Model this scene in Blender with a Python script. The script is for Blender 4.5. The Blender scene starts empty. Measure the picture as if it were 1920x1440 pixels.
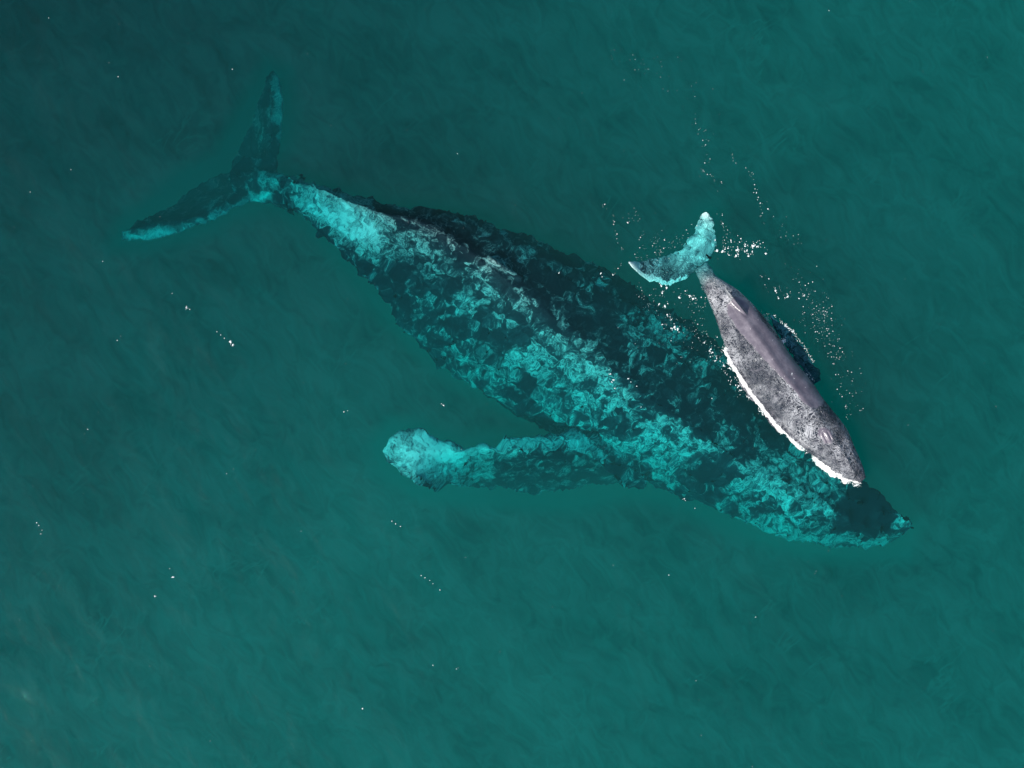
import bpy, math, random
import numpy as np
from mathutils import Vector
random.seed(7); rng = np.random.default_rng(7)
R = math.radians
sc = bpy.context.scene
C = sc.collection

# ---------------------------------------------------------------- camera, sky, sun, exposure
H = 30.0                                   # drone height above the water, metres
cd = bpy.data.cameras.new('camera'); cam = bpy.data.objects.new('camera', cd); C.objects.link(cam)
cam.location = (0, 0, H); cam.rotation_euler = (0, 0, 0)
cd.sensor_width = 36; cd.lens = 36 * H / 19.2; cd.clip_end = 1000
sc.camera = cam
SUN_EL, SUN_AZ = 40.0, 214.0               # azimuth: direction towards the sun, degrees counter-clockwise from +x
w = bpy.data.worlds.new('World'); sc.world = w; w.use_nodes = True
nt = w.node_tree; bg = nt.nodes['Background']
sky = nt.nodes.new('ShaderNodeTexSky'); sky.sky_type = 'NISHITA'; sky.sun_disc = False
sky.sun_elevation = R(SUN_EL); sky.sun_rotation = R(90 - SUN_AZ)
nt.links.new(sky.outputs[0], bg.inputs[0]); bg.inputs[1].default_value = 0.10
sl = bpy.data.lights.new('sun', 'SUN'); sun = bpy.data.objects.new('sun', sl); C.objects.link(sun)
sl.energy = 4.6; sl.angle = R(0.5); sl.color = (1.0, 0.95, 0.88)
sd = Vector((math.cos(R(SUN_AZ)) * math.cos(R(SUN_EL)), math.sin(R(SUN_AZ)) * math.cos(R(SUN_EL)), math.sin(R(SUN_EL))))
sun.rotation_euler = sd.to_track_quat('Z', 'Y').to_euler(); sun.location = sd * 40
sc.view_settings.view_transform = 'Standard'; sc.view_settings.look = 'None'
sc.view_settings.exposure = 0.35; sc.view_settings.gamma = 1
sc.cycles.volume_bounces = 3; sc.cycles.max_bounces = 6; sc.cycles.transparent_max_bounces = 16
sc.cycles.use_denoising = True
sc.cycles.volume_step_rate = 1.0

# ---------------------------------------------------------------- numeric helpers
def vnoise(p, seed=0):
    """value noise of an (n,3) array, range -1..1"""
    p = np.asarray(p, float); i = np.floor(p).astype(np.int64); f = p - i; f = f * f * (3 - 2 * f)
    def h(a, b, c):
        n = (a * 374761393 + b * 668265263 + c * 2147483647 + seed * 974634777) & 0xffffffff
        n = ((n ^ (n >> 13)) * 1274126177) & 0xffffffff
        return ((n ^ (n >> 16)) & 0xffff) / 32767.5 - 1
    r = 0
    for dx in (0, 1):
        for dy in (0, 1):
            for dz in (0, 1):
                wgt = (f[:, 0] if dx else 1 - f[:, 0]) * (f[:, 1] if dy else 1 - f[:, 1]) * (f[:, 2] if dz else 1 - f[:, 2])
                r = r + wgt * h(i[:, 0] + dx, i[:, 1] + dy, i[:, 2] + dz)
    return r
def fbm(p, o=3, seed=0):
    r = 0; a = 1; s = 0
    for k in range(o):
        r = r + a * vnoise(p * 2 ** k, seed + k); s += a; a *= .5
    return r / s
def W(px, py, z=0.0):
    """world point seen at photo pixel (px,py) when it lies at height z"""
    k = (H - z) / H
    return np.array([(px - 960) / 100 * k, (720 - py) / 100 * k, z])
def PX(co):
    k = H / (H - co[:, 2])
    return np.stack([co[:, 0] * k * 100 + 960, 720 - co[:, 1] * k * 100], 1)
def catmull(rows, n):
    rows = np.array(rows, float); m = len(rows); out = []
    for t in np.linspace(0, m - 1, n):
        i = min(int(t), m - 2); f = t - i
        p0, p1, p2, p3 = rows[max(i - 1, 0)], rows[i], rows[i + 1], rows[min(i + 2, m - 1)]
        out.append(.5 * (2 * p1 + (p2 - p0) * f + (2 * p0 - 5 * p1 + 4 * p2 - p3) * f * f + (3 * p1 - p0 - 3 * p2 + p3) * f ** 3))
    return np.array(out)
def loft(rows, n=120, m=48, pw=1.0, roof=0.0, tilt=lambda x: 0.0):
    """rows: Ux,Uy,Lx,Ly (photo px of the two edges), r (ridge place 0..1 from L to U), ze (edge height), up, down, keel.  Closed tube."""
    S = catmull(rows, n); V = []; F = []
    for s in S:
        ze = s[5]; U = W(s[0], s[1], ze); L = W(s[2], s[3], ze)
        k = 2 * s[4] - 1
        for j in range(m):
            th = 2 * math.pi * j / m
            u = -math.cos(th); q = math.sin(th)
            us = u + k * (1 - u * u) * (1 if q > 0 else 0.3)
            P = L + (U - L) * (us + 1) / 2
            if q > 0:
                z = s[6] * q ** pw
                if u > 0: z = z * (1 - roof) + roof * s[6] * (1 - u) ** .92
                z += s[8] * math.exp(-(u / .16) ** 2)
            else: z = s[7] * q
            V.append((P[0], P[1], ze + z + tilt(s[0]) * us))
    for i in range(n - 1):
        for j in range(m):
            a, b = i * m + j, i * m + (j + 1) % m
            F.append((a, b, b + m, a + m))
    for e, o in ((0, 0), (n - 1, 1)):
        c = np.mean(V[e * m:(e + 1) * m], axis=0); V.append(tuple(c)); ci = len(V) - 1
        for j in range(m):
            a, b = e * m + j, e * m + (j + 1) % m
            F.append((a, ci, b) if o else (b, ci, a))
    return V, F
def mesh_from(name, V, F, smooth=True):
    me = bpy.data.meshes.new(name); me.from_pydata([tuple(v) for v in V], [], F); me.update()
    me.validate()
    if smooth: me.polygons.foreach_set('use_smooth', [True] * len(me.polygons))
    return me
def union(name, shells, voxel, smooth_it=6):
    """grow several overlapping shells into one continuous skin"""
    V = []; F = []
    for v, f in shells:
        o = len(V); V += list(v); F += [tuple(i + o for i in q) for q in f]
    me = mesh_from(name, V, F)
    o = bpy.data.objects.new(name, me); C.objects.link(o)
    md = o.modifiers.new('r', 'REMESH'); md.mode = 'VOXEL'; md.voxel_size = voxel; md.use_smooth_shade = True
    ms = o.modifiers.new('s', 'SMOOTH'); ms.iterations = smooth_it; ms.factor = .5
    dg = bpy.context.evaluated_depsgraph_get()
    nm = bpy.data.meshes.new_from_object(o.evaluated_get(dg)); nm.name = name
    o.modifiers.clear(); o.data = nm
    nm.polygons.foreach_set('use_smooth', [True] * len(nm.polygons))
    return o
def verts(me):
    a = np.empty(len(me.vertices) * 3, np.float32); me.vertices.foreach_get('co', a); return a.reshape(-1, 3).astype(float)
def normals(me):
    a = np.empty(len(me.vertices) * 3, np.float32); me.vertex_normals.foreach_get('vector', a); return a.reshape(-1, 3).astype(float)
def setv(me, co): me.vertices.foreach_set('co', co.astype(np.float32).ravel()); me.update()
def soft_(v): return np.sqrt(v * v + .022)
def wave_h(xy):
    c, s_ = math.cos(R(35)), math.sin(R(35)); q = np.c_[xy[:, 0] * c - xy[:, 1] * s_, (xy[:, 0] * s_ + xy[:, 1] * c) * 1.5, np.zeros(len(xy))]
    q = q + .12 * np.stack([vnoise(q * 1.7, 71), vnoise(q * 1.7, 72), 0 * q[:, 0]], 1)
    return soft_(vnoise(q * 2.1, 61)) * .42 + soft_(vnoise(q * 5.1, 62)) * .16 + soft_(vnoise(q * 11, 63)) * .065
def shimmer(me, amp, cap, soften=1.0):
    """bend the submerged skin sideways the way facets of the surface bend it, keep the smooth body's normals and its rest place"""
    co = verts(me); nr = normals(me); e = .012; ex = np.array([e, 0, 0]); ey = np.array([0, e, 0])
    g = np.stack([(wave_h(co + ex) - wave_h(co - ex)) / (2 * e), (wave_h(co + ey) - wave_h(co - ey)) / (2 * e)], 1)
    dep = (np.clip(-co[:, 2] - .04, 0, cap) * soften)[:, None]
    rest = co.copy(); co[:, :2] += g * dep * amp
    a = me.attributes.new('rest', 'FLOAT_VECTOR', 'POINT'); a.data.foreach_set('vector', rest.astype(np.float32).ravel())
    setv(me, co); me.normals_split_custom_set_from_vertices([tuple(v) for v in nr])
def rest(t):
    n = t.nodes.new('ShaderNodeAttribute'); n.attribute_name = 'rest'; return n.outputs['Vector']
def attr(me, name, val):
    a = me.attributes.new(name, 'FLOAT', 'POINT'); a.data.foreach_set('value', np.asarray(val, np.float32))
def blob(px, cx, cy, rx, ry, ang=0):
    """soft elliptical falloff in photo pixels: 1 in the middle, 0 outside"""
    c, s = math.cos(R(ang)), math.sin(R(ang)); dx = px[:, 0] - cx; dy = px[:, 1] - cy
    u = (dx * c + dy * s) / rx; v = (-dx * s + dy * c) / ry
    return np.clip(1.3 - np.sqrt(u * u + v * v), 0, 1)
def segdist(px, pts):
    """distance in px to a polyline"""
    d = np.full(len(px), 1e9)
    for a, b in zip(pts[:-1], pts[1:]):
        a = np.array(a, float); b = np.array(b, float); ab = b - a
        t = np.clip(((px - a) @ ab) / (ab @ ab), 0, 1)
        d = np.minimum(d, np.linalg.norm(px - a - t[:, None] * ab, axis=1))
    return d
def segside(px, pts):
    """signed distance in px to a polyline: positive on its upper right side"""
    d = np.full(len(px), 1e9); sg = np.zeros(len(px))
    for a, b in zip(pts[:-1], pts[1:]):
        a = np.array(a, float); b = np.array(b, float); ab = b - a; v = px - a
        t = np.clip((v @ ab) / (ab @ ab), 0, 1); e = np.linalg.norm(v - t[:, None] * ab, axis=1)
        s_ = np.sign(v[:, 0] * ab[1] - v[:, 1] * ab[0]); m_ = e < d
        d = np.where(m_, e, d); sg = np.where(m_, s_, sg)
    return d * sg
def tag(o, label=None, cat=None, kind=None, group=None):
    for k, v in (('label', label), ('category', cat), ('kind', kind), ('group', group)):
        if v: o[k] = v
    return o
def rebase(o):
    me = o.data; co = verts(me); c = co.mean(0); c[2] = co[:, 2].min()
    setv(me, co - c); o.location = c

# ---------------------------------------------------------------- node helpers
def mat(name):
    m = bpy.data.materials.new(name); m.use_nodes = True; t = m.node_tree; t.nodes.clear()
    out = t.nodes.new('ShaderNodeOutputMaterial'); return m, t, out
def N(t, kind, **kw):
    n = t.nodes.new(kind)
    for k, v in kw.items():
        if k in n.inputs: n.inputs[k].default_value = v
        else: setattr(n, k, v)
    return n
def noise(t, vec, scale, detail=4, rough=.55, dist=0):
    n = t.nodes.new('ShaderNodeTexNoise'); n.inputs['Scale'].default_value = scale; n.inputs['Detail'].default_value = detail
    n.inputs['Roughness'].default_value = rough; n.inputs['Distortion'].default_value = dist
    t.links.new(vec, n.inputs['Vector']); return n.outputs['Fac']
def ramp(t, fac, stops, interp='LINEAR'):
    n = t.nodes.new('ShaderNodeValToRGB'); cr = n.color_ramp; cr.interpolation = interp
    while len(cr.elements) < len(stops): cr.elements.new(.5)
    for e, (p, c) in zip(cr.elements, stops):
        e.position = p; e.color = (*c, 1) if not isinstance(c, (int, float)) else (c, c, c, 1)
    t.links.new(fac, n.inputs[0]); return n.outputs[0]
def math_(t, op, a, b=0.0, c=None, clamp=False):
    n = t.nodes.new('ShaderNodeMath'); n.operation = op; n.use_clamp = clamp
    for i, x in enumerate((a, b) if c is None else (a, b, c)):
        if isinstance(x, (int, float)): n.inputs[i].default_value = x
        else: t.links.new(x, n.inputs[i])
    return n.outputs[0]
def mixc(t, fac, a, b):
    n = t.nodes.new('ShaderNodeMix'); n.data_type = 'RGBA'
    for i, x in ((0, fac), (6, a), (7, b)):
        if isinstance(x, (int, float)): n.inputs[i].default_value = x
        elif isinstance(x, tuple): n.inputs[i].default_value = (*x, 1)
        else: t.links.new(x, n.inputs[i])
    return n.outputs[2]
def geo(t): return t.nodes.new('ShaderNodeNewGeometry').outputs['Position']
def at(t, name):
    n = t.nodes.new('ShaderNodeAttribute'); n.attribute_name = name; return n.outputs['Fac']
def bump(t, h, strength, dist=.01):
    n = t.nodes.new('ShaderNodeBump'); n.inputs['Strength'].default_value = strength; n.inputs['Distance'].default_value = dist
    t.links.new(h, n.inputs['Height']); return n.outputs[0]

# ---------------------------------------------------------------- water and seabed
def box(name, x0, y0, z0, x1, y1, z1):
    V = [(x0, y0, z0), (x1, y0, z0), (x1, y1, z0), (x0, y1, z0), (x0, y0, z1), (x1, y0, z1), (x1, y1, z1), (x0, y1, z1)]
    F = [(3, 2, 1, 0), (4, 5, 6, 7), (0, 1, 5, 4), (1, 2, 6, 5), (2, 3, 7, 6), (3, 0, 4, 7)]
    o = bpy.data.objects.new(name, mesh_from(name, V, F, False)); C.objects.link(o); return o
SEA = 60
water = box('water', -SEA, -SEA, -13.0, SEA, SEA, 0.0)
m, t, out = mat('sea_water')
S_ = (0.068, 0.105, 0.106)      # scattering per metre
A_ = (1.75, 0.064, 0.075)        # absorption per metre
ds = 1.0
vs = N(t, 'ShaderNodeVolumeScatter'); vs.inputs['Color'].default_value = (*S_, 1); vs.inputs['Density'].default_value = ds; vs.inputs['Anisotropy'].default_value = 0.2
da = 2.0
va = N(t, 'ShaderNodeVolumeAbsorption'); va.inputs['Color'].default_value = (*[1 - a / da for a in A_], 1); va.inputs['Density'].default_value = da
ad = t.nodes.new('ShaderNodeAddShader'); t.links.new(vs.outputs[0], ad.inputs[0]); t.links.new(va.outputs[0], ad.inputs[1])
t.links.new(ad.outputs[0], out.inputs['Volume']); water.data.materials.append(m)
slab = box('added_murk_layer', -16, -13, -.16, 16, 13, -.04)  # added absorbing layer that darkens and mottles the light in the water
m, t, out = mat('added_murk'); p = geo(t)
def stretched(rot, sx, sy):
    mp = t.nodes.new('ShaderNodeMapping'); t.links.new(p, mp.inputs[0]); mp.vector_type = 'TEXTURE'
    mp.inputs['Rotation'].default_value = (0, 0, R(rot)); mp.inputs['Scale'].default_value = (sx, sy, 1e6)
    return mp.outputs[0]
def warp(v, sc_, amt, det=3):
    wn = t.nodes.new('ShaderNodeTexNoise'); wn.inputs['Scale'].default_value = sc_; wn.inputs['Detail'].default_value = det; t.links.new(v, wn.inputs['Vector'])
    ma = t.nodes.new('ShaderNodeVectorMath'); ma.operation = 'MULTIPLY_ADD'; t.links.new(wn.outputs['Color'], ma.inputs[0]); ma.inputs[1].default_value = (amt, amt, 0); t.links.new(v, ma.inputs[2])
    return ma.outputs[0]
broad = ramp(t, noise(t, stretched(-35, 3, 1.6), .55, 2, .5), [(.35, .2), (.65, 1.0)])
d1 = math_(t, 'MULTIPLY', broad, 1.6)
# added absorption darkens the water towards the far left corner, easing to the right
sx = t.nodes.new('ShaderNodeSeparateXYZ'); t.links.new(p, sx.inputs[0])
gx = math_(t, 'ADD', math_(t, 'MULTIPLY', sx.outputs[0], -.055), math_(t, 'MULTIPLY', sx.outputs[1], .045))
corner = math_(t, 'MULTIPLY', math_(t, 'POWER', math_(t, 'ADD', gx, .05, clamp=True), 1.6), 6.0)
vp = N(t, 'ShaderNodeVolumeScatter'); vp.inputs['Color'].default_value = (.01, .03, .04, 1); vp.inputs['Anisotropy'].default_value = .2; t.links.new(d1, vp.inputs['Density'])
va = N(t, 'ShaderNodeVolumeAbsorption'); va.inputs['Color'].default_value = (.25, .42, .44, 1); t.links.new(d1, va.inputs['Density'])
vb = N(t, 'ShaderNodeVolumeAbsorption'); vb.inputs['Color'].default_value = (.10, .18, .32, 1); t.links.new(corner, vb.inputs['Density'])
last = vp.outputs[0]
for q in (va, vb):
    ad = t.nodes.new('ShaderNodeAddShader'); t.links.new(last, ad.inputs[0]); t.links.new(q.outputs[0], ad.inputs[1]); last = ad.outputs[0]
t.links.new(last, out.inputs['Volume']); slab.data.materials.append(m); m.cycles.volume_step_rate = .5
tag(slab, 'added murk layer that dims and mottles the surface water', 'added_murk', kind='stuff')
tag(water, 'teal green sea water around both whales', 'water', kind='structure')

n = 121; g = np.linspace(-SEA - 5, SEA + 5, n)
X, Y = np.meshgrid(g, g); P = np.stack([X.ravel(), Y.ravel(), np.zeros(n * n)], 1)
Z = -12.0 + .5 * fbm(P * .12, 3, 5)
V = np.stack([P[:, 0], P[:, 1], Z], 1)
F = [(j * n + i, j * n + i + 1, (j + 1) * n + i + 1, (j + 1) * n + i) for j in range(n - 1) for i in range(n - 1)]
bed = bpy.data.objects.new('seabed', mesh_from('seabed', V, F)); C.objects.link(bed)
m, t, out = mat('silt')
b = N(t, 'ShaderNodeBsdfDiffuse')
t.links.new(ramp(t, noise(t, geo(t), .35, 5), [(.3, (.10, .10, .08)), (.7, (.35, .33, .27))]), b.inputs[0])
t.links.new(b.outputs[0], out.inputs['Surface']); bed.data.materials.append(m)
tag(bed, 'pale silt seabed under the water', 'seabed', kind='structure')

# ---------------------------------------------------------------- mother whale
#  Ux   Uy   Lx   Ly   r    ze    up  down keel
MB = [
 (450, 322, 462, 372, .6, -1.75, .10, .12, .0),
 (500, 324, 495, 380, .8, -1.55, .18, .25, .06),
 (550, 334, 535, 392, .8, -1.25, .30, .40, .12),
 (605, 352, 580, 415, .85, -1.10, .42, .50, .16),
 (668, 374, 625, 462, .88, -1.05, .52, .60, .18),
 (745, 395, 672, 510, .86, -1.10, .62, .75, .18),
 (835, 402, 715, 565, .80, -1.25, .75, .85, .15),
 (935, 430, 770, 630, .72, -1.40, .85, 1.0, .12),
 (1045, 468, 830, 685, .64, -1.50, .95, 1.2, .08),
 (1145, 515, 905, 735, .58, -1.55, 1.0, 1.3, .04),
 (1235, 570, 990, 790, .54, -1.60, 1.0, 1.35, .02),
 (1315, 628, 1075, 838, .5, -1.60, .98, 1.35, 0),
 (1392, 700, 1165, 880, .5, -1.60, .92, 1.3, 0),
 (1452, 760, 1250, 915, .48, -1.60, .85, 1.2, 0),
 (1512, 818, 1335, 952, .48, -1.55, .75, 1.1, .02),
 (1570, 865, 1420, 990, .48, -1.50, .65, 1.0, .03),
 (1625, 908, 1500, 1015, .48, -1.45, .55, .85, .03),
 (1665, 940, 1578, 1028, .5, -1.40, .42, .65, .03),
 (1690, 965, 1645, 1030, .5, -1.36, .28, .42, .0),
 (1700, 988, 1685, 1018, .5, -1.35, .10, .15, 0)]
FA = [(515, 352, 405, 318, .5, -1.75, .10, .10, 0), (522, 300, 424, 282, .5, -1.8, .09, .09, 0), (528, 250, 446, 238, .5, -1.85, .08, .08, 0),
      (532, 205, 468, 195, .5, -1.9, .07, .07, 0), (530, 170, 490, 160, .5, -1.9, .05, .05, 0), (520, 138, 508, 134, .5, -1.9, .02, .02, 0)]
FB = [(500, 368, 412, 308, .5, -1.75, .10, .10, 0), (456, 382, 380, 320, .5, -1.6, .09, .09, 0), (410, 406, 340, 345, .5, -1.5, .08, .08, 0),
      (362, 430, 303, 372, .5, -1.45, .07, .07, 0), (310, 442, 268, 402, .5, -1.45, .06, .06, 0), (266, 450, 242, 425, .5, -1.6, .04, .04, 0), (232, 454, 225, 440, .5, -1.75, .02, .02, 0)]
FL = [(1230, 842, 1210, 915, .5, -1.75, .16, .16, 0), (1150, 832, 1120, 915, .5, -1.55, .15, .14, 0), (1075, 815, 1040, 935, .5, -1.35, .13, .12, 0),
      (990, 822, 975, 930, .5, -1.2, .11, .11, 0), (920, 836, 905, 925, .5, -1.1, .10, .10, 0), (860, 836, 850, 920, .5, -1.0, .09, .09, 0),
      (800, 815, 805, 918, .5, -.9, .08, .08, 0), (758, 808, 764, 896, .5, -.85, .07, .07, 0), (733, 822, 744, 880, .5, -.85, .05, .05, 0), (718, 845, 722, 862, .5, -.85, .02, .02, 0)]
# small dorsal fin two thirds of the way back
DF = [(905, 470, 895, 478, .5, -.75, .05, .2, 0), (925, 482, 915, 492, .5, -.62, .18, .2, 0), (950, 498, 940, 508, .5, -.6, .12, .2, 0), (985, 520, 978, 528, .5, -.6, .02, .2, 0)]
def lift(rows, f): return [r[:5] + (r[5] + f(r),) + r[6:] for r in rows]
FA = lift(FA, lambda r: -.55); FB = lift(FB, lambda r: -.35); MB = lift(MB, lambda r: -.38 * min(1, max(0, (600 - r[0]) / 140)))
MB = lift(MB, lambda r: .07 * min(1, max(0, (r[0] - 600) / 300)))
FL = lift(FL, lambda r: .25)
DF = lift(DF, lambda r: .30)
mother = union('whale', [loft(MB, 170, 64, .85, .8, lambda x: .46 * min(1, max(0, (x - 700) / 250))), loft(FA, 40, 24), loft(FB, 40, 24), loft(FL, 60, 24), loft(DF, 24, 16)], .023, 8)
me = mother.data; co = verts(me); nr = normals(me)
px = PX(co)
# rolling folds of blubber and fine unevenness
co += nr * (fbm(co * 1.1, 2, 3) * .05 + fbm(co * 4.5, 2, 9) * .008)[:, None]
# tubercles on the rostrum and along the leading edge of the flipper
for kx, ky in [(1470, 905), (1500, 925), (1530, 940), (1560, 955), (1590, 968), (1620, 980), (1650, 990), (1480, 945), (1520, 965), (1560, 985), (1600, 998), (1640, 1006), (1540, 905), (1580, 925), (1615, 940), (1650, 962), (1430, 935), (1500, 980)]:
    d = np.hypot(px[:, 0] - kx, px[:, 1] - ky); co[:, 2] += np.where(co[:, 2] > -1.6, .07 * np.exp(-(d / 8) ** 2), 0)
for kx, ky in [(790, 812), (845, 830), (900, 838), (955, 830), (1010, 818), (1060, 812), (1110, 822)]:
    d = np.hypot(px[:, 0] - kx, px[:, 1] - ky); co[:, 1] += .09 * np.exp(-(d / 16) ** 2)
# the trailing half of the flipper and the flukes hangs deeper
flip = (px[:, 0] < 1170) & (px[:, 1] > 790) & (px[:, 0] < 1040 + (px[:, 1] - 790) * 1.1)
co[:, 2] -= np.where(flip, np.clip((px[:, 1] - 845) / 60, 0, 1.3) * 1.1 * np.clip((px[:, 0] - 780) / 120, 0, 1), 0)
tail = px[:, 0] < 540
tr = segside(px, [(235, 445), (300, 437), (370, 425), (440, 388), (500, 345), (522, 300), (528, 250), (520, 140)][::-1])
co[:, 2] -= np.where(tail, np.clip((np.abs(tr) - 18) / 50, 0, 1) * 1.0 * (segdist(px, [(470, 335), (560, 350)]) > 40), 0)

setv(me, co); px = PX(co)
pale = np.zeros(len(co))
pale = np.maximum(pale, blob(px, 660, 420, 118, 50, 25) * 1.0)  # sunlit tail stock painted as paler skin
pale = np.maximum(pale, np.clip(1 - segdist(px, [(470, 318), (560, 338), (660, 374), (745, 404), (840, 446), (930, 498)]) / 10, 0, 1) * (.75 + .5 * vnoise(co * 3, 91)))                    # bright caustic line along the tail stock ridge, painted in
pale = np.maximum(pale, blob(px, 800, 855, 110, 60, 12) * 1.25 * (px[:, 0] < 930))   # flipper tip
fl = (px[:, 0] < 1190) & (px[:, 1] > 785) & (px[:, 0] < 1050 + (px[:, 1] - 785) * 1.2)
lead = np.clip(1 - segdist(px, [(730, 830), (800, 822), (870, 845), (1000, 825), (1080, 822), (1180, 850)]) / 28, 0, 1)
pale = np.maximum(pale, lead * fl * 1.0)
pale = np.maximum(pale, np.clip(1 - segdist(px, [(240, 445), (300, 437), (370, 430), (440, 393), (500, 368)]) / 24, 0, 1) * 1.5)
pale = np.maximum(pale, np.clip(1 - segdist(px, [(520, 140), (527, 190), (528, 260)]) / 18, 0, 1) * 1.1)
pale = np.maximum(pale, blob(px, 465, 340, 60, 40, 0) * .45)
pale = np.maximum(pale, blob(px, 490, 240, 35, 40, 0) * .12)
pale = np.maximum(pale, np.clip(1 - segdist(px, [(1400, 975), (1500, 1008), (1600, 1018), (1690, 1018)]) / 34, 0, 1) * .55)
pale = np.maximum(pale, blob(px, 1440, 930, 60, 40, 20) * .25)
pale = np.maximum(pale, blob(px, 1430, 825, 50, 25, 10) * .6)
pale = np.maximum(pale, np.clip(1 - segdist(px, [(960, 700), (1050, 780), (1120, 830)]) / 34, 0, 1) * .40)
pale = np.maximum(pale, np.clip(1 - segdist(px, [(760, 440), (900, 520), (1000, 620), (1120, 730), (1250, 820), (1420, 900), (1600, 985)]) / 80, 0, 1) * .27)  # sunlit band of the back, put into the skin tone
far = np.clip(segside(px, [(740, 412), (900, 492), (1010, 580), (1140, 690), (1290, 790), (1400, 860)]) / 50 + .3, 0, 1) * (px[:, 0] > 700) * (px[:, 0] < 1480)  # shaded far flank, painted by holding the pale tone back
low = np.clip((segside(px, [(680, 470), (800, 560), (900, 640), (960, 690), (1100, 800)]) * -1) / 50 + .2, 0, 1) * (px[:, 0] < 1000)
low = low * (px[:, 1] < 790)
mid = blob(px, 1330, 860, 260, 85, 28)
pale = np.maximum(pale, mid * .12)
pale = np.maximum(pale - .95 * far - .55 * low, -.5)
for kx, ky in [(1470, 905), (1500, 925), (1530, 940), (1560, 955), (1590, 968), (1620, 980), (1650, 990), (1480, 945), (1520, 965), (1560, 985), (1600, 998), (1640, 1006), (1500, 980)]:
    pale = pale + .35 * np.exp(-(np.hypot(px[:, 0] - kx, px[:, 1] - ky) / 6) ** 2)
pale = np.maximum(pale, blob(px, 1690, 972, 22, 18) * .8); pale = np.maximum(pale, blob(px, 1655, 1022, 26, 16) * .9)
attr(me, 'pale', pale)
dark = np.maximum(blob(px, 1620, 960, 50, 38, 0), blob(px, 1330, 880, 45, 30, 20) * .5)
attr(me, 'dark', dark)
shimmer(me, .035, .95, np.where(tail, .55, np.where(flip, .8, 1.0)))

m, t, out = mat('mother_skin')
p = rest(t)
# pale skin patches and painted caustic light, ragged cell-like borders, warped
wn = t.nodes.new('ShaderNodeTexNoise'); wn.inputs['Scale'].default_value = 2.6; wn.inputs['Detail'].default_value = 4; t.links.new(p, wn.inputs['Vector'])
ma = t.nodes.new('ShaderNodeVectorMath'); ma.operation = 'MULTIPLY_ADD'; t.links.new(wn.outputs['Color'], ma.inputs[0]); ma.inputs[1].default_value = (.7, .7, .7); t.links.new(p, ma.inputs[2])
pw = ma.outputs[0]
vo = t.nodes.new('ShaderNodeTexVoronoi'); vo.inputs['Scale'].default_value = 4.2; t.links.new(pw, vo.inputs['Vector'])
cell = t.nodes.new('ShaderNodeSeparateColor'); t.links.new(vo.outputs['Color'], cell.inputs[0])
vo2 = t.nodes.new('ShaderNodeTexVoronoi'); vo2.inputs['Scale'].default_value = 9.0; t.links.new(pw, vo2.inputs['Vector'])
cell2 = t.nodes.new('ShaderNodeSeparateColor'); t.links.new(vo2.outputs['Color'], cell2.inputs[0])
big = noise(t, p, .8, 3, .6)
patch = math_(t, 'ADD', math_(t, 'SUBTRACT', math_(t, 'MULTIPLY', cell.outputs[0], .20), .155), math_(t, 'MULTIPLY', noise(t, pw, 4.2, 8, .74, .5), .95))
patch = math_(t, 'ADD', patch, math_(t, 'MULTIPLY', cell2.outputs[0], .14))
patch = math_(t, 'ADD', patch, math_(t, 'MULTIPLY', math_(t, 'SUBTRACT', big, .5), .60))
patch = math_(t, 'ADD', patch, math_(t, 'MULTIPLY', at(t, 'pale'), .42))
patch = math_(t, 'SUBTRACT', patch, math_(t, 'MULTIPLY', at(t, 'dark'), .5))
# thin bright filaments of caustic light painted into the skin
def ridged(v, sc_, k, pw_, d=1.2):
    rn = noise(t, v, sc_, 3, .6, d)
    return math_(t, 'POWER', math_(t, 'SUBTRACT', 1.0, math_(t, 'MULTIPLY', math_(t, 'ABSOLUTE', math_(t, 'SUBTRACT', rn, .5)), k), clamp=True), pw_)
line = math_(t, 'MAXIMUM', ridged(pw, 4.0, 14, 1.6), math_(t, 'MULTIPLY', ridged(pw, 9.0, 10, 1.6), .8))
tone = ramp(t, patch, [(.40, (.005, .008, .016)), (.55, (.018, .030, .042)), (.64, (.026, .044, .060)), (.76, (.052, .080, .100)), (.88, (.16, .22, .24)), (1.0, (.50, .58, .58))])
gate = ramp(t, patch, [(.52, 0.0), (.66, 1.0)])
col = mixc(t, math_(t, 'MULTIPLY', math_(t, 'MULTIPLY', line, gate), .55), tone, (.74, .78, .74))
pb = N(t, 'ShaderNodeBsdfPrincipled', Roughness=.55); pb.inputs['Specular IOR Level'].default_value = .06
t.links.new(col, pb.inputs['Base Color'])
t.links.new(bump(t, noise(t, pw, 3.0, 4, .6), .4, .04), pb.inputs['Normal'])
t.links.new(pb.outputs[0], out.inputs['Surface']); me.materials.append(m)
tag(mother, 'huge dark mottled mother whale lying just below the water surface', 'whale', group='whales')
rebase(mother)

# ---------------------------------------------------------------- calf
CB = [
 (1322, 494, 1300, 506, .5, -.14, .05, .06, 0),
 (1334, 508, 1311, 524, .5, -.10, .09, .10, .0),
 (1352, 524, 1324, 552, .55, -.08, .15, .16, .01),
 (1388, 548, 1341, 596, .55, -.06, .22, .25, .02),
 (1424, 586, 1358, 644, .56, -.06, .29, .32, .02),
 (1455, 624, 1380, 691, .58, -.06, .35, .38, 0),
 (1484, 668, 1410, 734, .58, -.06, .38, .42, 0),
 (1518, 712, 1448, 778, .56, -.06, .38, .45, 0),
 (1551, 757, 1490, 819, .54, -.06, .36, .42, 0),
 (1584, 800, 1523, 858, .52, -.05, .32, .38, .0),
 (1603, 840, 1556, 887, .5, -.04, .26, .30, .01),
 (1618, 874, 1585, 903, .5, -.03, .17, .2, .01),
 (1624, 895, 1606, 910, .5, -.02, .07, .08, 0)]
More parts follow.
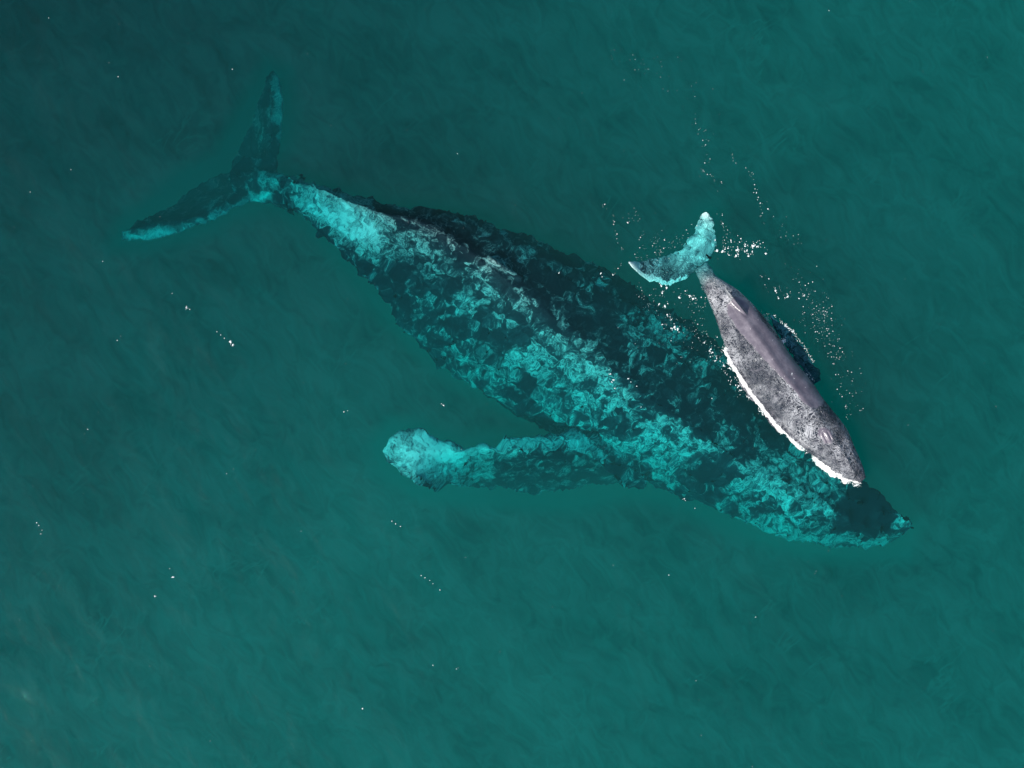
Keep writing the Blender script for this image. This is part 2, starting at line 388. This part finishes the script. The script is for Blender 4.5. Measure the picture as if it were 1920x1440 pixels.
CFA = [(1316, 500, 1262, 478, .5, -.15, .05, .05, 0), (1338, 476, 1282, 458, .5, -.13, .045, .045, 0), (1345, 445, 1297, 436, .5, -.11, .04, .04, 0),
       (1343, 420, 1308, 417, .5, -.09, .03, .03, 0), (1334, 402, 1314, 404, .5, -.06, .025, .025, 0), (1326, 396, 1320, 398, .5, -.05, .01, .01, 0)]
CFB = [(1310, 503, 1285, 462, .5, -.15, .05, .05, 0), (1286, 522, 1255, 478, .5, -.13, .045, .045, 0), (1250, 532, 1228, 485, .5, -.10, .04, .04, 0),
       (1214, 524, 1204, 490, .5, -.07, .03, .03, 0), (1190, 507, 1186, 490, .5, -.05, .025, .025, 0), (1179, 494, 1179, 490, .5, -.05, .01, .01, 0)]
CPL = [(1512, 832, 1506, 846, .5, -.05, .05, .06, 0), (1470, 792, 1456, 806, .5, -.02, .05, .05, 0), (1438, 752, 1420, 764, .5, -.01, .05, .05, 0),
       (1405, 712, 1388, 720, .5, .0, .045, .05, 0), (1378, 676, 1366, 682, .5, .0, .04, .04, 0), (1360, 650, 1355, 652, .5, -.01, .02, .02, 0)]
CPR = [(1540, 712, 1526, 722, .5, -.08, .05, .06, 0), (1528, 686, 1508, 696, .5, -.05, .05, .05, 0), (1508, 654, 1482, 664, .5, -.04, .045, .05, 0),
       (1482, 622, 1462, 632, .5, -.03, .04, .04, 0), (1460, 600, 1446, 606, .5, -.03, .03, .03, 0), (1447, 588, 1443, 590, .5, -.03, .015, .015, 0)]
# lower jaw standing a little proud of the upper one on the left
CJ = [(1535, 858, 1520, 862, .5, -.06, .05, .06, 0), (1562, 878, 1545, 884, .5, -.02, .06, .08, 0), (1590, 898, 1574, 902, .5, -.01, .06, .08, 0), (1618, 906, 1604, 911, .5, -.02, .04, .06, 0)]
V, F = [], []
def fin(px0, px1, z0, h, sweep, th):
    """hooked dorsal fin standing on the back from px0 (front) to px1 (rear)"""
    a = W(*px0, z0); b = W(*px1, z0); ax = (b - a); side = np.array([-ax[1], ax[0], 0]); side /= np.linalg.norm(side)
    V = []; n, k = 12, 12
    for i in range(n):
        v = i / (n - 1); f0 = a + ax * (v * .92 + sweep * v * v * .25); f1 = b + ax * (sweep * v * .30 - .08 * v)
        for j in range(k):
            th_ = 2 * math.pi * j / k; c = (1 - math.cos(th_)) / 2
            q = f0 + (f1 - f0) * c + side * math.sin(th_) * th * (1 - v * .8)
            V.append((q[0], q[1], z0 - .08 + (h + .08) * v))
    F = [(i * k + j, i * k + (j + 1) % k, (i + 1) * k + (j + 1) % k, (i + 1) * k + j) for i in range(n - 1) for j in range(k)]
    F += [tuple(range(k))[::-1], tuple((n - 1) * k + j for j in range(k))]
    return V, F
CFA = lift(CFA, lambda r: -.24 * min(1, max(0, (r[1] - 396) / 40)) - .02)
CFB = lift(CFB, lambda r: -.24 * min(1, max(0, (r[0] - 1179) / 50)) - .02)
CB = [r[:4] + (min(.62, r[4] + .05 * (r[6] > .2)),) + (r[5] - .22 * max(0, (1345 - r[0]) / 25) if r[0] < 1345 else r[5],) + r[6:8] + (.025 if r[6] > .2 else .01,) for r in CB]
CPR = lift(CPR, lambda r: -.27)
calf = union('whale', [loft(CB, 150, 64, .8, .25), loft(CFA, 40, 24), loft(CFB, 40, 24), loft(CPL, 50, 20), loft(CPR, 50, 20), loft(CJ, 30, 16),
                            fin((1416, 610), (1366, 554), .16, .33, 1.0, .045)], .014, 4)
me = calf.data; co = verts(me); nr = normals(me); px = PX(co)
co += nr * (fbm(co * 2.2, 2, 3) * .012 + fbm(co * 9, 2, 4) * .004)[:, None]
fl_ = np.clip((512 - px[:, 1] + (px[:, 0] - 1310) * .5) / 25, 0, 1)[:, None]
co[:, :2] += fl_ * np.stack([fbm(co * [7, 7, 2], 3, 41), fbm(co * [7, 7, 2], 3, 42)], 1) * .05
# blowhole ridge and the twin nostril slits, head knobs along the rostrum
bl = blob(px, 1552, 822, 16, 9, 55); co[:, 2] += np.where(co[:, 2] > .1, bl * .022, 0)
for sx, sy in ((1548, 822), (1556, 818)):
    co[:, 2] -= np.where(co[:, 2] > .1, np.clip(1 - segdist(px, [(sx - 4, sy - 8), (sx + 4, sy + 8)]) / 2.6, 0, 1) * .022, 0)
for kx, ky in [(1600, 850), (1590, 862), (1580, 872), (1606, 866), (1596, 880), (1572, 856), (1586, 842), (1612, 884), (1602, 893), (1588, 890), (1570, 872), (1576, 838), (1565, 848), (1592, 826)]:
    d = np.hypot(px[:, 0] - kx, px[:, 1] - ky); co[:, 2] += np.where(co[:, 2] > -.02, .018 * np.exp(-(d / 2.4) ** 2), 0)
rag = np.clip(1.4 - segdist(px, [(1356, 652), (1372, 684), (1395, 720), (1428, 764), (1462, 806), (1506, 845), (1524, 862), (1552, 884), (1582, 902), (1614, 911)]) / 8, 0, 1)[:, None] * (co[:, 2] < .08)[:, None]
co[:, :2] += rag * np.stack([fbm(co * [9, 9, 0], 3, 51), fbm(co * [9, 9, 0], 3, 52)], 1) * .09
setv(me, co); px = PX(co)
dry = np.clip(1 - segdist(px, [(1385, 580), (1420, 625), (1455, 665), (1490, 700), (1525, 742)]) / 30, 0, 1)
dry = np.clip(dry * 2.0, 0, 1)
dry = np.maximum(dry, blob(px, 1548, 815, 22, 14, 55)); attr(me, 'dry', dry)
wh = np.clip(1.25 - segdist(px, [(1360, 655), (1385, 700), (1420, 748), (1465, 800), (1500, 838)]) / 9, 0, 1) * (px[:, 0] * .80 - px[:, 1] < 1360 * .80 - 620)
wh = np.clip(1.25 - segdist(px, [(1356, 652), (1372, 684), (1395, 720), (1428, 764), (1462, 806), (1506, 845)]) / 5, 0, 1)
wh = np.maximum(wh, np.clip(1.3 - segdist(px, [(1524, 862), (1552, 884), (1582, 902), (1612, 911)]) / 8, 0, 1))
wh = np.maximum(wh, np.clip(1.2 - segdist(px, [(1447, 590), (1483, 620), (1512, 655), (1530, 685)]) / 4, 0, 1) * .95)
wh = np.maximum(wh, blob(px, 1325, 402, 18, 15)); wh = np.maximum(wh, blob(px, 1186, 496, 20, 12, 20))
wh = np.maximum(wh, np.clip(1 - segdist(px, [(1185, 505), (1215, 522), (1250, 532), (1285, 524)]) / 11, 0, 1) * .9)
wh = np.maximum(wh, np.clip(1 - segdist(px, [(1342, 415), (1348, 445), (1340, 475)]) / 7, 0, 1) * .8)
attr(me, 'white', wh)
fluke = np.clip((532 - px[:, 1] + (px[:, 0] - 1310) * .4) / 45 , 0, 1); attr(me, 'fluke', fluke)
shimmer(me, .075, .3)

m, t, out = mat('calf_skin')
p = rest(t)
dryn = math_(t, 'ADD', at(t, 'dry'), math_(t, 'MULTIPLY', math_(t, 'SUBTRACT', noise(t, p, 7, 4, .6), .5), .9))
dryf = ramp(t, dryn, [(.40, 0.0), (.60, 1.0)])
base = ramp(t, noise(t, p, 3.0, 6, .65), [(.3, (.085, .075, .10)), (.5, (.15, .135, .165)), (.7, (.26, .235, .27))])
glitter_mask = noise(t, p, 1.6, 4, .6)
wet = ramp(t, noise(t, p, 6.0, 9, .80, .8), [(.42, (.005, .010, .022)), (.52, (.024, .030, .046)), (.66, (.145, .14, .165))])
def ridged(v, sc_, k, pw_, d=1.2):
    rn = noise(t, v, sc_, 3, .65, d)
    return math_(t, 'POWER', math_(t, 'SUBTRACT', 1.0, math_(t, 'MULTIPLY', math_(t, 'ABSOLUTE', math_(t, 'SUBTRACT', rn, .5)), k), clamp=True), pw_)
dots = ramp(t, noise(t, p, 30, 3, .7), [(.62, 0.0), (.67, 1.0)])
froth_glitter = math_(t, 'MAXIMUM', math_(t, 'MULTIPLY', ridged(p, 7, 13, 1.2, 2.5), .85), math_(t, 'MULTIPLY', ridged(p, 3.2, 16, 1.5, 1.2), .9))
froth_glitter = math_(t, 'MAXIMUM', froth_glitter, dots)  # sun glitter painted in as white dots among the foam lines
froth_glitter = math_(t, 'MULTIPLY', froth_glitter, ramp(t, glitter_mask, [(.42, .10), (.66, 1.0)]))
wet = mixc(t, froth_glitter, wet, (.70, .71, .75))
flk = ramp(t, noise(t, p, 4.5, 7, .7, .8), [(.36, (.05, .08, .10)), (.48, (.34, .40, .42)), (.62, (.85, .88, .86))])
col = mixc(t, dryf, wet, base)
col = mixc(t, at(t, 'fluke'), col, flk)
whn = math_(t, 'ADD', at(t, 'white'), math_(t, 'MULTIPLY', math_(t, 'SUBTRACT', noise(t, p, 9, 6, .7), .5), 2.6))
col = mixc(t, ramp(t, whn, [(.40, 0.0), (.55, 1.0)]), col, (.86, .86, .84))
pb = N(t, 'ShaderNodeBsdfPrincipled', Roughness=.22)
t.links.new(col, pb.inputs['Base Color'])
hh = math_(t, 'ADD', noise(t, p, 38, 4, .6), math_(t, 'MULTIPLY', dryf, -.0))
bn = t.nodes.new('ShaderNodeBump'); bn.inputs['Distance'].default_value = .045; t.links.new(hh, bn.inputs['Height'])
t.links.new(ramp(t, dryf, [(0, .9), (1, .12)]), bn.inputs['Strength']); t.links.new(bn.outputs[0], pb.inputs['Normal'])
t.links.new(pb.outputs[0], out.inputs['Surface']); me.materials.append(m)
tag(calf, 'small grey whale calf breaking the surface above its mother', 'whale', group='whales')
rebase(calf)

# ---------------------------------------------------------------- foam: flecks and wash on the surface, and specks standing in for sun glints
BL = [(math.cos(a) * math.cos(b), math.sin(a) * math.cos(b), math.sin(b)) for b in (R(-50), 0, R(50)) for a in [2 * math.pi * i / 7 for i in range(7)]] + [(0, 0, -1), (0, 0, 1)]
BF = [(r * 7 + i, r * 7 + (i + 1) % 7, (r + 1) * 7 + (i + 1) % 7, (r + 1) * 7 + i) for r in (0, 1) for i in range(7)] + [(21, (i + 1) % 7, i) for i in range(7)] + [(22, 14 + i, 14 + (i + 1) % 7) for i in range(7)]
fm, t, out = mat('foam'); b = N(t, 'ShaderNodeBsdfPrincipled', Roughness=.5); b.inputs['Base Color'].default_value = (.80, .86, .84, 1)
t.links.new(b.outputs[0], out.inputs['Surface'])
def swell(P):
    z = 0; r2 = np.random.default_rng(5)
    Q = P + .25 * np.stack([vnoise(P * .5, 81), vnoise(P * .5, 82), 0 * P[:, 0]], 1)
    for k in range(44):
        lam = .16 * 1.066 ** k * (1 + .1 * r2.random()); th = R(32) + r2.normal(0, .55); ph = r2.random() * 6.28
        a = .0020 * lam * (1.0 if lam < 1.2 else .8)
        z = z + a * np.sin(2 * math.pi / lam * (Q[:, 0] * math.cos(th) + Q[:, 1] * math.sin(th)) + ph)
    return z * (.75 + .5 * vnoise(P * .35, 83))
def foam(name, spots, label, cat='foam', hgt=.6, z=None):
    V = []; F = []
    more = []
    for (x, y, r, *zz) in spots:
        if r > 1.5:
            for k in range(3): more.append((x + rng.normal(0, .8 * r), y + rng.normal(0, .8 * r), r * rng.uniform(.3, .6)))
    spots = list(spots) + more
    base = np.array([W(q[0], q[1], z or 0) for q in spots])
    if z is None: base[:, 2] = swell(base) + .008          # each fleck rides on the ripple under it
    for (x, y, r), c in zip(spots, base):
        o = len(V); e = 1 + rng.random() * .6; a = rng.random() * math.pi; ca, sa = math.cos(a), math.sin(a); r = r * .66 / 100
        for (u, v_, w_) in BL:
            j = 1 + (rng.random() - .5) * .35; uu, vv = u * r * e * j, v_ * r / e ** .5 * j
            V.append((c[0] + uu * ca - vv * sa, c[1] + uu * sa + vv * ca, c[2] + w_ * r * hgt))
        F += [tuple(i + o for i in f) for f in BF]
    o = bpy.data.objects.new(name, mesh_from(name, V, F)); C.objects.link(o); o.data.materials.append(fm); rebase(o)
    return tag(o, label, cat, kind='stuff')
def trail(pts, n, spread, r0=.45, r1=1.3):
    n = int(n * 1.0)
    out = []; pts = np.array(pts, float); seg = np.linalg.norm(np.diff(pts, axis=0), axis=1); cum = np.r_[0, np.cumsum(seg)]
    for k in range(n):
        d = rng.random() * cum[-1]; i = min(np.searchsorted(cum, d, 'right') - 1, len(seg) - 1); f = (d - cum[i]) / seg[i]
        q = pts[i] + (pts[i + 1] - pts[i]) * f + rng.normal(0, spread, 2)
        out.append((q[0], q[1], r0 + (r1 - r0) * rng.random() ** 3.5))
    return out
def clumpy(sp_, f, cut, seed, grow=.6):
    a = np.array(sp_); v = vnoise(np.c_[a[:, :2] / f, np.zeros(len(a))], seed)
    return [(x, y, r * (1 + grow * q)) for (x, y, r), q in zip(a, v) if q > cut]
def cloud(cx, cy, rx, ry, n, ang=0, r0=.45, r1=1.6):
    out = []; c, s = math.cos(R(ang)), math.sin(R(ang))
    for k in range(n):
        u, v_ = rng.normal(0, .5, 2); u *= rx; v_ *= ry
        out.append((cx + u * c - v_ * s, cy + u * s + v_ * c, r0 + (r1 - r0) * rng.random() ** 4))
    return out
sp = []
sp += trail([(1130, 385), (1150, 400), (1155, 440), (1165, 465), (1168, 490), (1150, 520)], 26, 2, .5, 1.8)
sp += trail([(1302, 225), (1322, 250), (1326, 295), (1318, 330), (1345, 335), (1355, 345)], 34, 6, .4, 1.4)
sp += trail([(1372, 285), (1380, 310)], 7, 2, .4, 1.1) + trail([(1400, 315), (1415, 340), (1420, 375), (1425, 395), (1427, 430)], 22, 3, .5, 1.8)
sp += trail([(1425, 385), (1460, 405), (1480, 440), (1500, 460)], 22, 7, .4, 1.6)
sp += cloud(1385, 466, 55, 22, 60, 15, .5, 3.2) + cloud(1420, 455, 16, 16, 14, 0, .8, 3) + [(1345, 470, 3.4), (1355, 471, 3.6), (1413, 461, 3.5), (1382, 469, 2.6), (1404, 480, 2.4)]
sp += cloud(1235, 455, 35, 30, 45, 0, .4, 1.6) + cloud(1190, 410, 30, 20, 14, 0, .5, 1.8)
sp += trail([(1235, 545), (1275, 550), (1310, 560)], 36, 8, .5, 2.8) + trail([(1240, 560), (1255, 595), (1300, 610), (1340, 640)], 60, 14, .5, 2.0) + [(1265, 613, 3.4), (1271, 617, 3), (1300, 560, 3), (1247, 574, 2.6), (1251, 590, 2.4)]
sp += trail([(1190, 540), (1215, 560), (1225, 575)], 24, 8, .4, 1.4) + cloud(1290, 640, 60, 40, 60, 30, .35, 1.3)
sp += trail([(1430, 520), (1455, 545), (1480, 555), (1500, 550), (1510, 520)], 40, 7, .4, 2.2) + [(1454, 545, 2.8), (1477, 556, 2.6)]
sp += trail([(1500, 500), (1540, 590), (1575, 650), (1590, 740), (1585, 800)], 130, 14, .35, 1.4) + cloud(1535, 600, 40, 50, 70, 50, .35, 1.5)
sp += trail([(1520, 560), (1545, 620), (1580, 700)], 50, 8, .4, 1.2) + cloud(1320, 560, 25, 40, 40, 30, .4, 1.3)
sp += trail([(1140, 95), (1170, 110), (1240, 120), (1245, 150)], 22, 8, .3, .8) + trail([(1180, 150), (1300, 160), (1330, 220)], 24, 20, .3, .9)
sp += trail([(1350, 400), (1362, 440), (1356, 480)], 24, 4, .5, 1.6) + trail([(1180, 485), (1210, 482), (1260, 460), (1300, 425)], 40, 6, .4, 1.2)
foam('foam_flecks', sp, 'scattered white foam flecks trailing round the flukes and back of the calf')
gl = [(350, 577, 2.2), (356, 580, 1.4), (323, 550, 1), (407, 622, 1.2), (414, 628, 1.2), (421, 634, 1.4), (433, 641, 3), (437, 646, 2), (325, 1082, 2.4), (291, 1118, 1.6), (318, 1066, 1), (680, 1328, 1.8), (832, 760, 1.8), (828, 757, 1),
      (790, 1079, 1.3), (797, 1083, 1.3), (806, 1088, 1.2), (812, 1094, 1), (825, 1106, 1.4), (735, 977, 1.3), (742, 982, 1.5), (751, 987, 1.4), (69, 980, 1.5), (73, 985, 1.3), (79, 994, 1), (77, 1001, 1.3), (812, 1247, 1.4), (856, 1254, 1.3), (222, 144, 1.2),
      (133, 318, 1), (92, 34, 1), (436, 130, 1.2), (57, 360, 1), (858, 288, 1), (220, 638, 1.3), (193, 490, 1), (165, 805, 1.2), (437, 648, 1.6), (1145, 701, 2), (1142, 693, 1), (1150, 712, 2), (1153, 728, 1.6), (1147, 716, 1.6), (1178, 710, 1.8), (1183, 716, 1.2), (1194, 724, 1.5),
      (1202, 763, 1.3), (1335, 747, 1.4), (1048, 512, 1.6), (1127, 512, 2), (1129, 519, 1.4), (1283, 935, 1.8), (1303, 953, 1.2), (1554, 20, 1), (1254, 1078, 1.2), (1417, 1157, 1.2), (1305, 1276, 1), (1150, 1060, 1), (425, 888, 1), (645, 772, 1.4), (652, 770, 1)]
for k in range(230): gl.append((rng.uniform(-60, 1980), rng.uniform(-60, 1500), .28 + .5 * rng.random() ** 4))
foam('glint_specks', gl, 'tiny white specks standing in for sun glints on the open water', 'glint_specks')  # solid white specks modelled in place of sun glints
# ragged white water washing along the calf
wl = trail([(1355, 650), (1372, 690), (1392, 722), (1415, 757), (1440, 785)], 200, 3.4, .4, 2.2) + trail([(1440, 780), (1475, 815), (1512, 848)], 130, 2.4, .4, 2.0)
wl += trail([(1345, 655), (1365, 700), (1385, 740)], 50, 7, .5, 1.8) + trail([(1330, 650), (1350, 665)], 20, 6, .5, 1.8)
wl = clumpy(wl, 14, -.25, 3)
foam('wash', wl, 'ragged strip of white wash along the left flank of the calf', 'wash', .5, .01)
wj = trail([(1522, 858), (1550, 882), (1582, 903), (1614, 911)], 240, 2.2, .4, 2.3)
wj = clumpy(wj, 12, -.45, 4)
foam('wash', wj, 'bright white wash against the jaw of the calf', 'wash', .5, .01)
wr_ = trail([(1448, 588), (1485, 620), (1512, 655), (1530, 690)], 200, 1.3, .35, 1.3) + trail([(1437, 590), (1455, 620), (1472, 645), (1498, 680), (1530, 720)], 110, 3.0, .3, 1.3)
wr_ += cloud(1470, 641, 8, 6, 26, 20, 1, 3.4) + trail([(1415, 575), (1440, 600)], 40, 4, .4, 1.2)
wr_ = clumpy(wr_, 9, -.25, 5)
foam('wash', wr_, 'thin double line of white wash along the right flank of the calf', 'wash', .5, .01)

# ---------------------------------------------------------------- the rippled skin of the open water (cut away over both whales along their image-pixel outlines)
def axis(a, b, step, far):
    inner = np.arange(a, b + step / 2, step); k = np.geomspace(step, 8, 30).cumsum(); k = k[k < far]
    return np.r_[a - k[::-1], inner, b + k]
gx_ = axis(-11.5, 11.5, .045, 48); gy_ = axis(-9, 9, .045, 48)
X, Y = np.meshgrid(gx_, gy_); nx_, ny_ = len(gx_), len(gy_); P = np.stack([X.ravel(), Y.ravel(), np.zeros(X.size)], 1)
P[:, 2] = .0 + swell(P)
pp = PX(P * [1, 1, 0])
OUT_M = [(500, 318), (600, 345), (740, 388), (835, 395), (935, 423), (1045, 460), (1145, 508), (1235, 560), (1330, 630), (1400, 700), (1640, 880), (1690, 940), (1712, 985), (1700, 1038), (1600, 1042), (1500, 1030), (1420, 1005), (1335, 970), (1250, 935), (1180, 925), (1060, 948), (900, 938), (780, 925), (715, 880), (705, 835), (735, 795), (800, 800), (870, 828), (990, 808), (1040, 805), (985, 790), (905, 740), (825, 690), (765, 635), (705, 570), (662, 515), (620, 465), (575, 418), (535, 395), (505, 385), (440, 400), (400, 425), (330, 448), (265, 460), (218, 458), (230, 425), (290, 375), (340, 330), (410, 295), (440, 240), (470, 185), (505, 125), (535, 140), (542, 210), (535, 270)]
OUT_C = [(1330, 388), (1350, 405), (1355, 440), (1348, 475), (1330, 495), (1385, 538), (1430, 570), (1450, 578), (1500, 625), (1540, 690), (1575, 745), (1612, 830), (1635, 895), (1615, 922), (1550, 895), (1460, 820), (1400, 765), (1350, 665), (1330, 600), (1298, 540), (1250, 545), (1210, 535), (1170, 495), (1180, 480), (1260, 465), (1305, 400)]
def inside(pts, poly):
    r = np.zeros(len(pts), bool); q = np.array(poly, float)
    for a, b in zip(q, np.roll(q, -1, 0)):
        c = (a[1] > pts[:, 1]) != (b[1] > pts[:, 1])
        r ^= c & (pts[:, 0] < (b[0] - a[0]) * (pts[:, 1] - a[1]) / (b[1] - a[1] + 1e-9) + a[0])
    return r
near = (np.abs(pp[:, 0] - 960) < 1000) & (np.abs(pp[:, 1] - 720) < 760)
dist = np.full(len(P), 1e3); idx = np.nonzero(near)[0]; q = pp[idx]; dd = np.full(len(q), 1e3)
for poly in (OUT_M, OUT_C):
    d_ = segdist(q, poly + poly[:1]); d_[inside(q, poly)] *= -1; dd = np.minimum(dd, d_)
dist[idx] = dd
keep = dist > -2
ii = np.arange(nx_ * ny_).reshape(ny_, nx_); quad = np.stack([ii[:-1, :-1], ii[:-1, 1:], ii[1:, 1:], ii[1:, :-1]], -1).reshape(-1, 4)
quad = quad[keep[quad].all(1)]; used = np.unique(quad); re_ = np.zeros(len(P), int); re_[used] = np.arange(len(used))
me = bpy.data.meshes.new('ripples'); me.vertices.add(len(used)); me.vertices.foreach_set('co', P[used].astype(np.float32).ravel())
me.loops.add(quad.size); me.polygons.add(len(quad)); me.loops.foreach_set('vertex_index', re_[quad].ravel().astype(np.int32))
me.polygons.foreach_set('loop_start', np.arange(0, quad.size, 4, dtype=np.int32)); me.update(calc_edges=True)
me.polygons.foreach_set('use_smooth', [True] * len(me.polygons))
attr(me, 'shine', np.clip(dist[used] / 32, 0, 1))
sheet = bpy.data.objects.new('ripples', me); C.objects.link(sheet)
m, t, out = mat('water_surface'); p = geo(t)
mp = t.nodes.new('ShaderNodeMapping'); mp.vector_type = 'TEXTURE'; mp.inputs['Rotation'].default_value = (0, 0, R(32)); mp.inputs['Scale'].default_value = (.6, 1.5, 1); t.links.new(p, mp.inputs[0])
nb = bump(t, math_(t, 'ADD', noise(t, mp.outputs[0], 5.5, 7, .68, .5), math_(t, 'MULTIPLY', noise(t, mp.outputs[0], 1.5, 3), .7)), 1.0, .008)
# light and dark of the ripples painted into the transparency as streaks
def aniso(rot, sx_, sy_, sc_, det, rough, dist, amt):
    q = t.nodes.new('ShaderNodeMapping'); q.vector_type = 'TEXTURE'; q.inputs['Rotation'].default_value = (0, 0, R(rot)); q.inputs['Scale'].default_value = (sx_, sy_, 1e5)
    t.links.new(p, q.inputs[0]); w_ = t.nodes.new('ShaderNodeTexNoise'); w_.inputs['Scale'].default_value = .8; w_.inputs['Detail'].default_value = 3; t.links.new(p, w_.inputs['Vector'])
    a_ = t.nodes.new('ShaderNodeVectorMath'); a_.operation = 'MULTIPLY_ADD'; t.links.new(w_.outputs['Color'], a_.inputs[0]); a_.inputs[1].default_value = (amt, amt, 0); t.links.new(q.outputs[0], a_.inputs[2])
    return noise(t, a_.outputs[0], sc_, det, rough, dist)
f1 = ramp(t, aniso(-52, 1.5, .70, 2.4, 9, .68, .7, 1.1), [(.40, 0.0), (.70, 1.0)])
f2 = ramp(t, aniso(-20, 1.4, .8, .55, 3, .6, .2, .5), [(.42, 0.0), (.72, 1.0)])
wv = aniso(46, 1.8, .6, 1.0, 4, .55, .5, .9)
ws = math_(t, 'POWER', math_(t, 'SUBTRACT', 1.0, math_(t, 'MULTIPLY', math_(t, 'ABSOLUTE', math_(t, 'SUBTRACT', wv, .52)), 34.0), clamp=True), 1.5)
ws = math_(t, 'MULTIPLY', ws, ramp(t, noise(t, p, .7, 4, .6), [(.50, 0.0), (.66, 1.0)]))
ripple_tone = math_(t, 'ADD', math_(t, 'MULTIPLY', f1, .55), math_(t, 'MULTIPLY', f2, .45))
ripple_tone = math_(t, 'MULTIPLY', math_(t, 'MULTIPLY', ripple_tone, math_(t, 'SUBTRACT', 1.0, ws)), at(t, 'shine'))
tr_ = N(t, 'ShaderNodeBsdfTransparent'); t.links.new(mixc(t, ripple_tone, (1, 1, 1), (.52, .60, .59)), tr_.inputs[0]); gl_ = N(t, 'ShaderNodeBsdfGlossy', Roughness=.03); t.links.new(nb, gl_.inputs['Normal'])
lw_ = N(t, 'ShaderNodeLayerWeight', Blend=.5); t.links.new(nb, lw_.inputs['Normal'])
fr_ = math_(t, 'ADD', math_(t, 'POWER', lw_.outputs['Facing'], 5.0), .032)
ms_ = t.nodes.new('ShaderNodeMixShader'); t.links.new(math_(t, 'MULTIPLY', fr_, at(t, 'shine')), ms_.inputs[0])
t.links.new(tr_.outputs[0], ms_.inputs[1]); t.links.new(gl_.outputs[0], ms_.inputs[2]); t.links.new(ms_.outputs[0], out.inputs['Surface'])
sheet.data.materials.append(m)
tag(sheet, 'fine wind ripples shining on the open water', 'water', kind='structure')
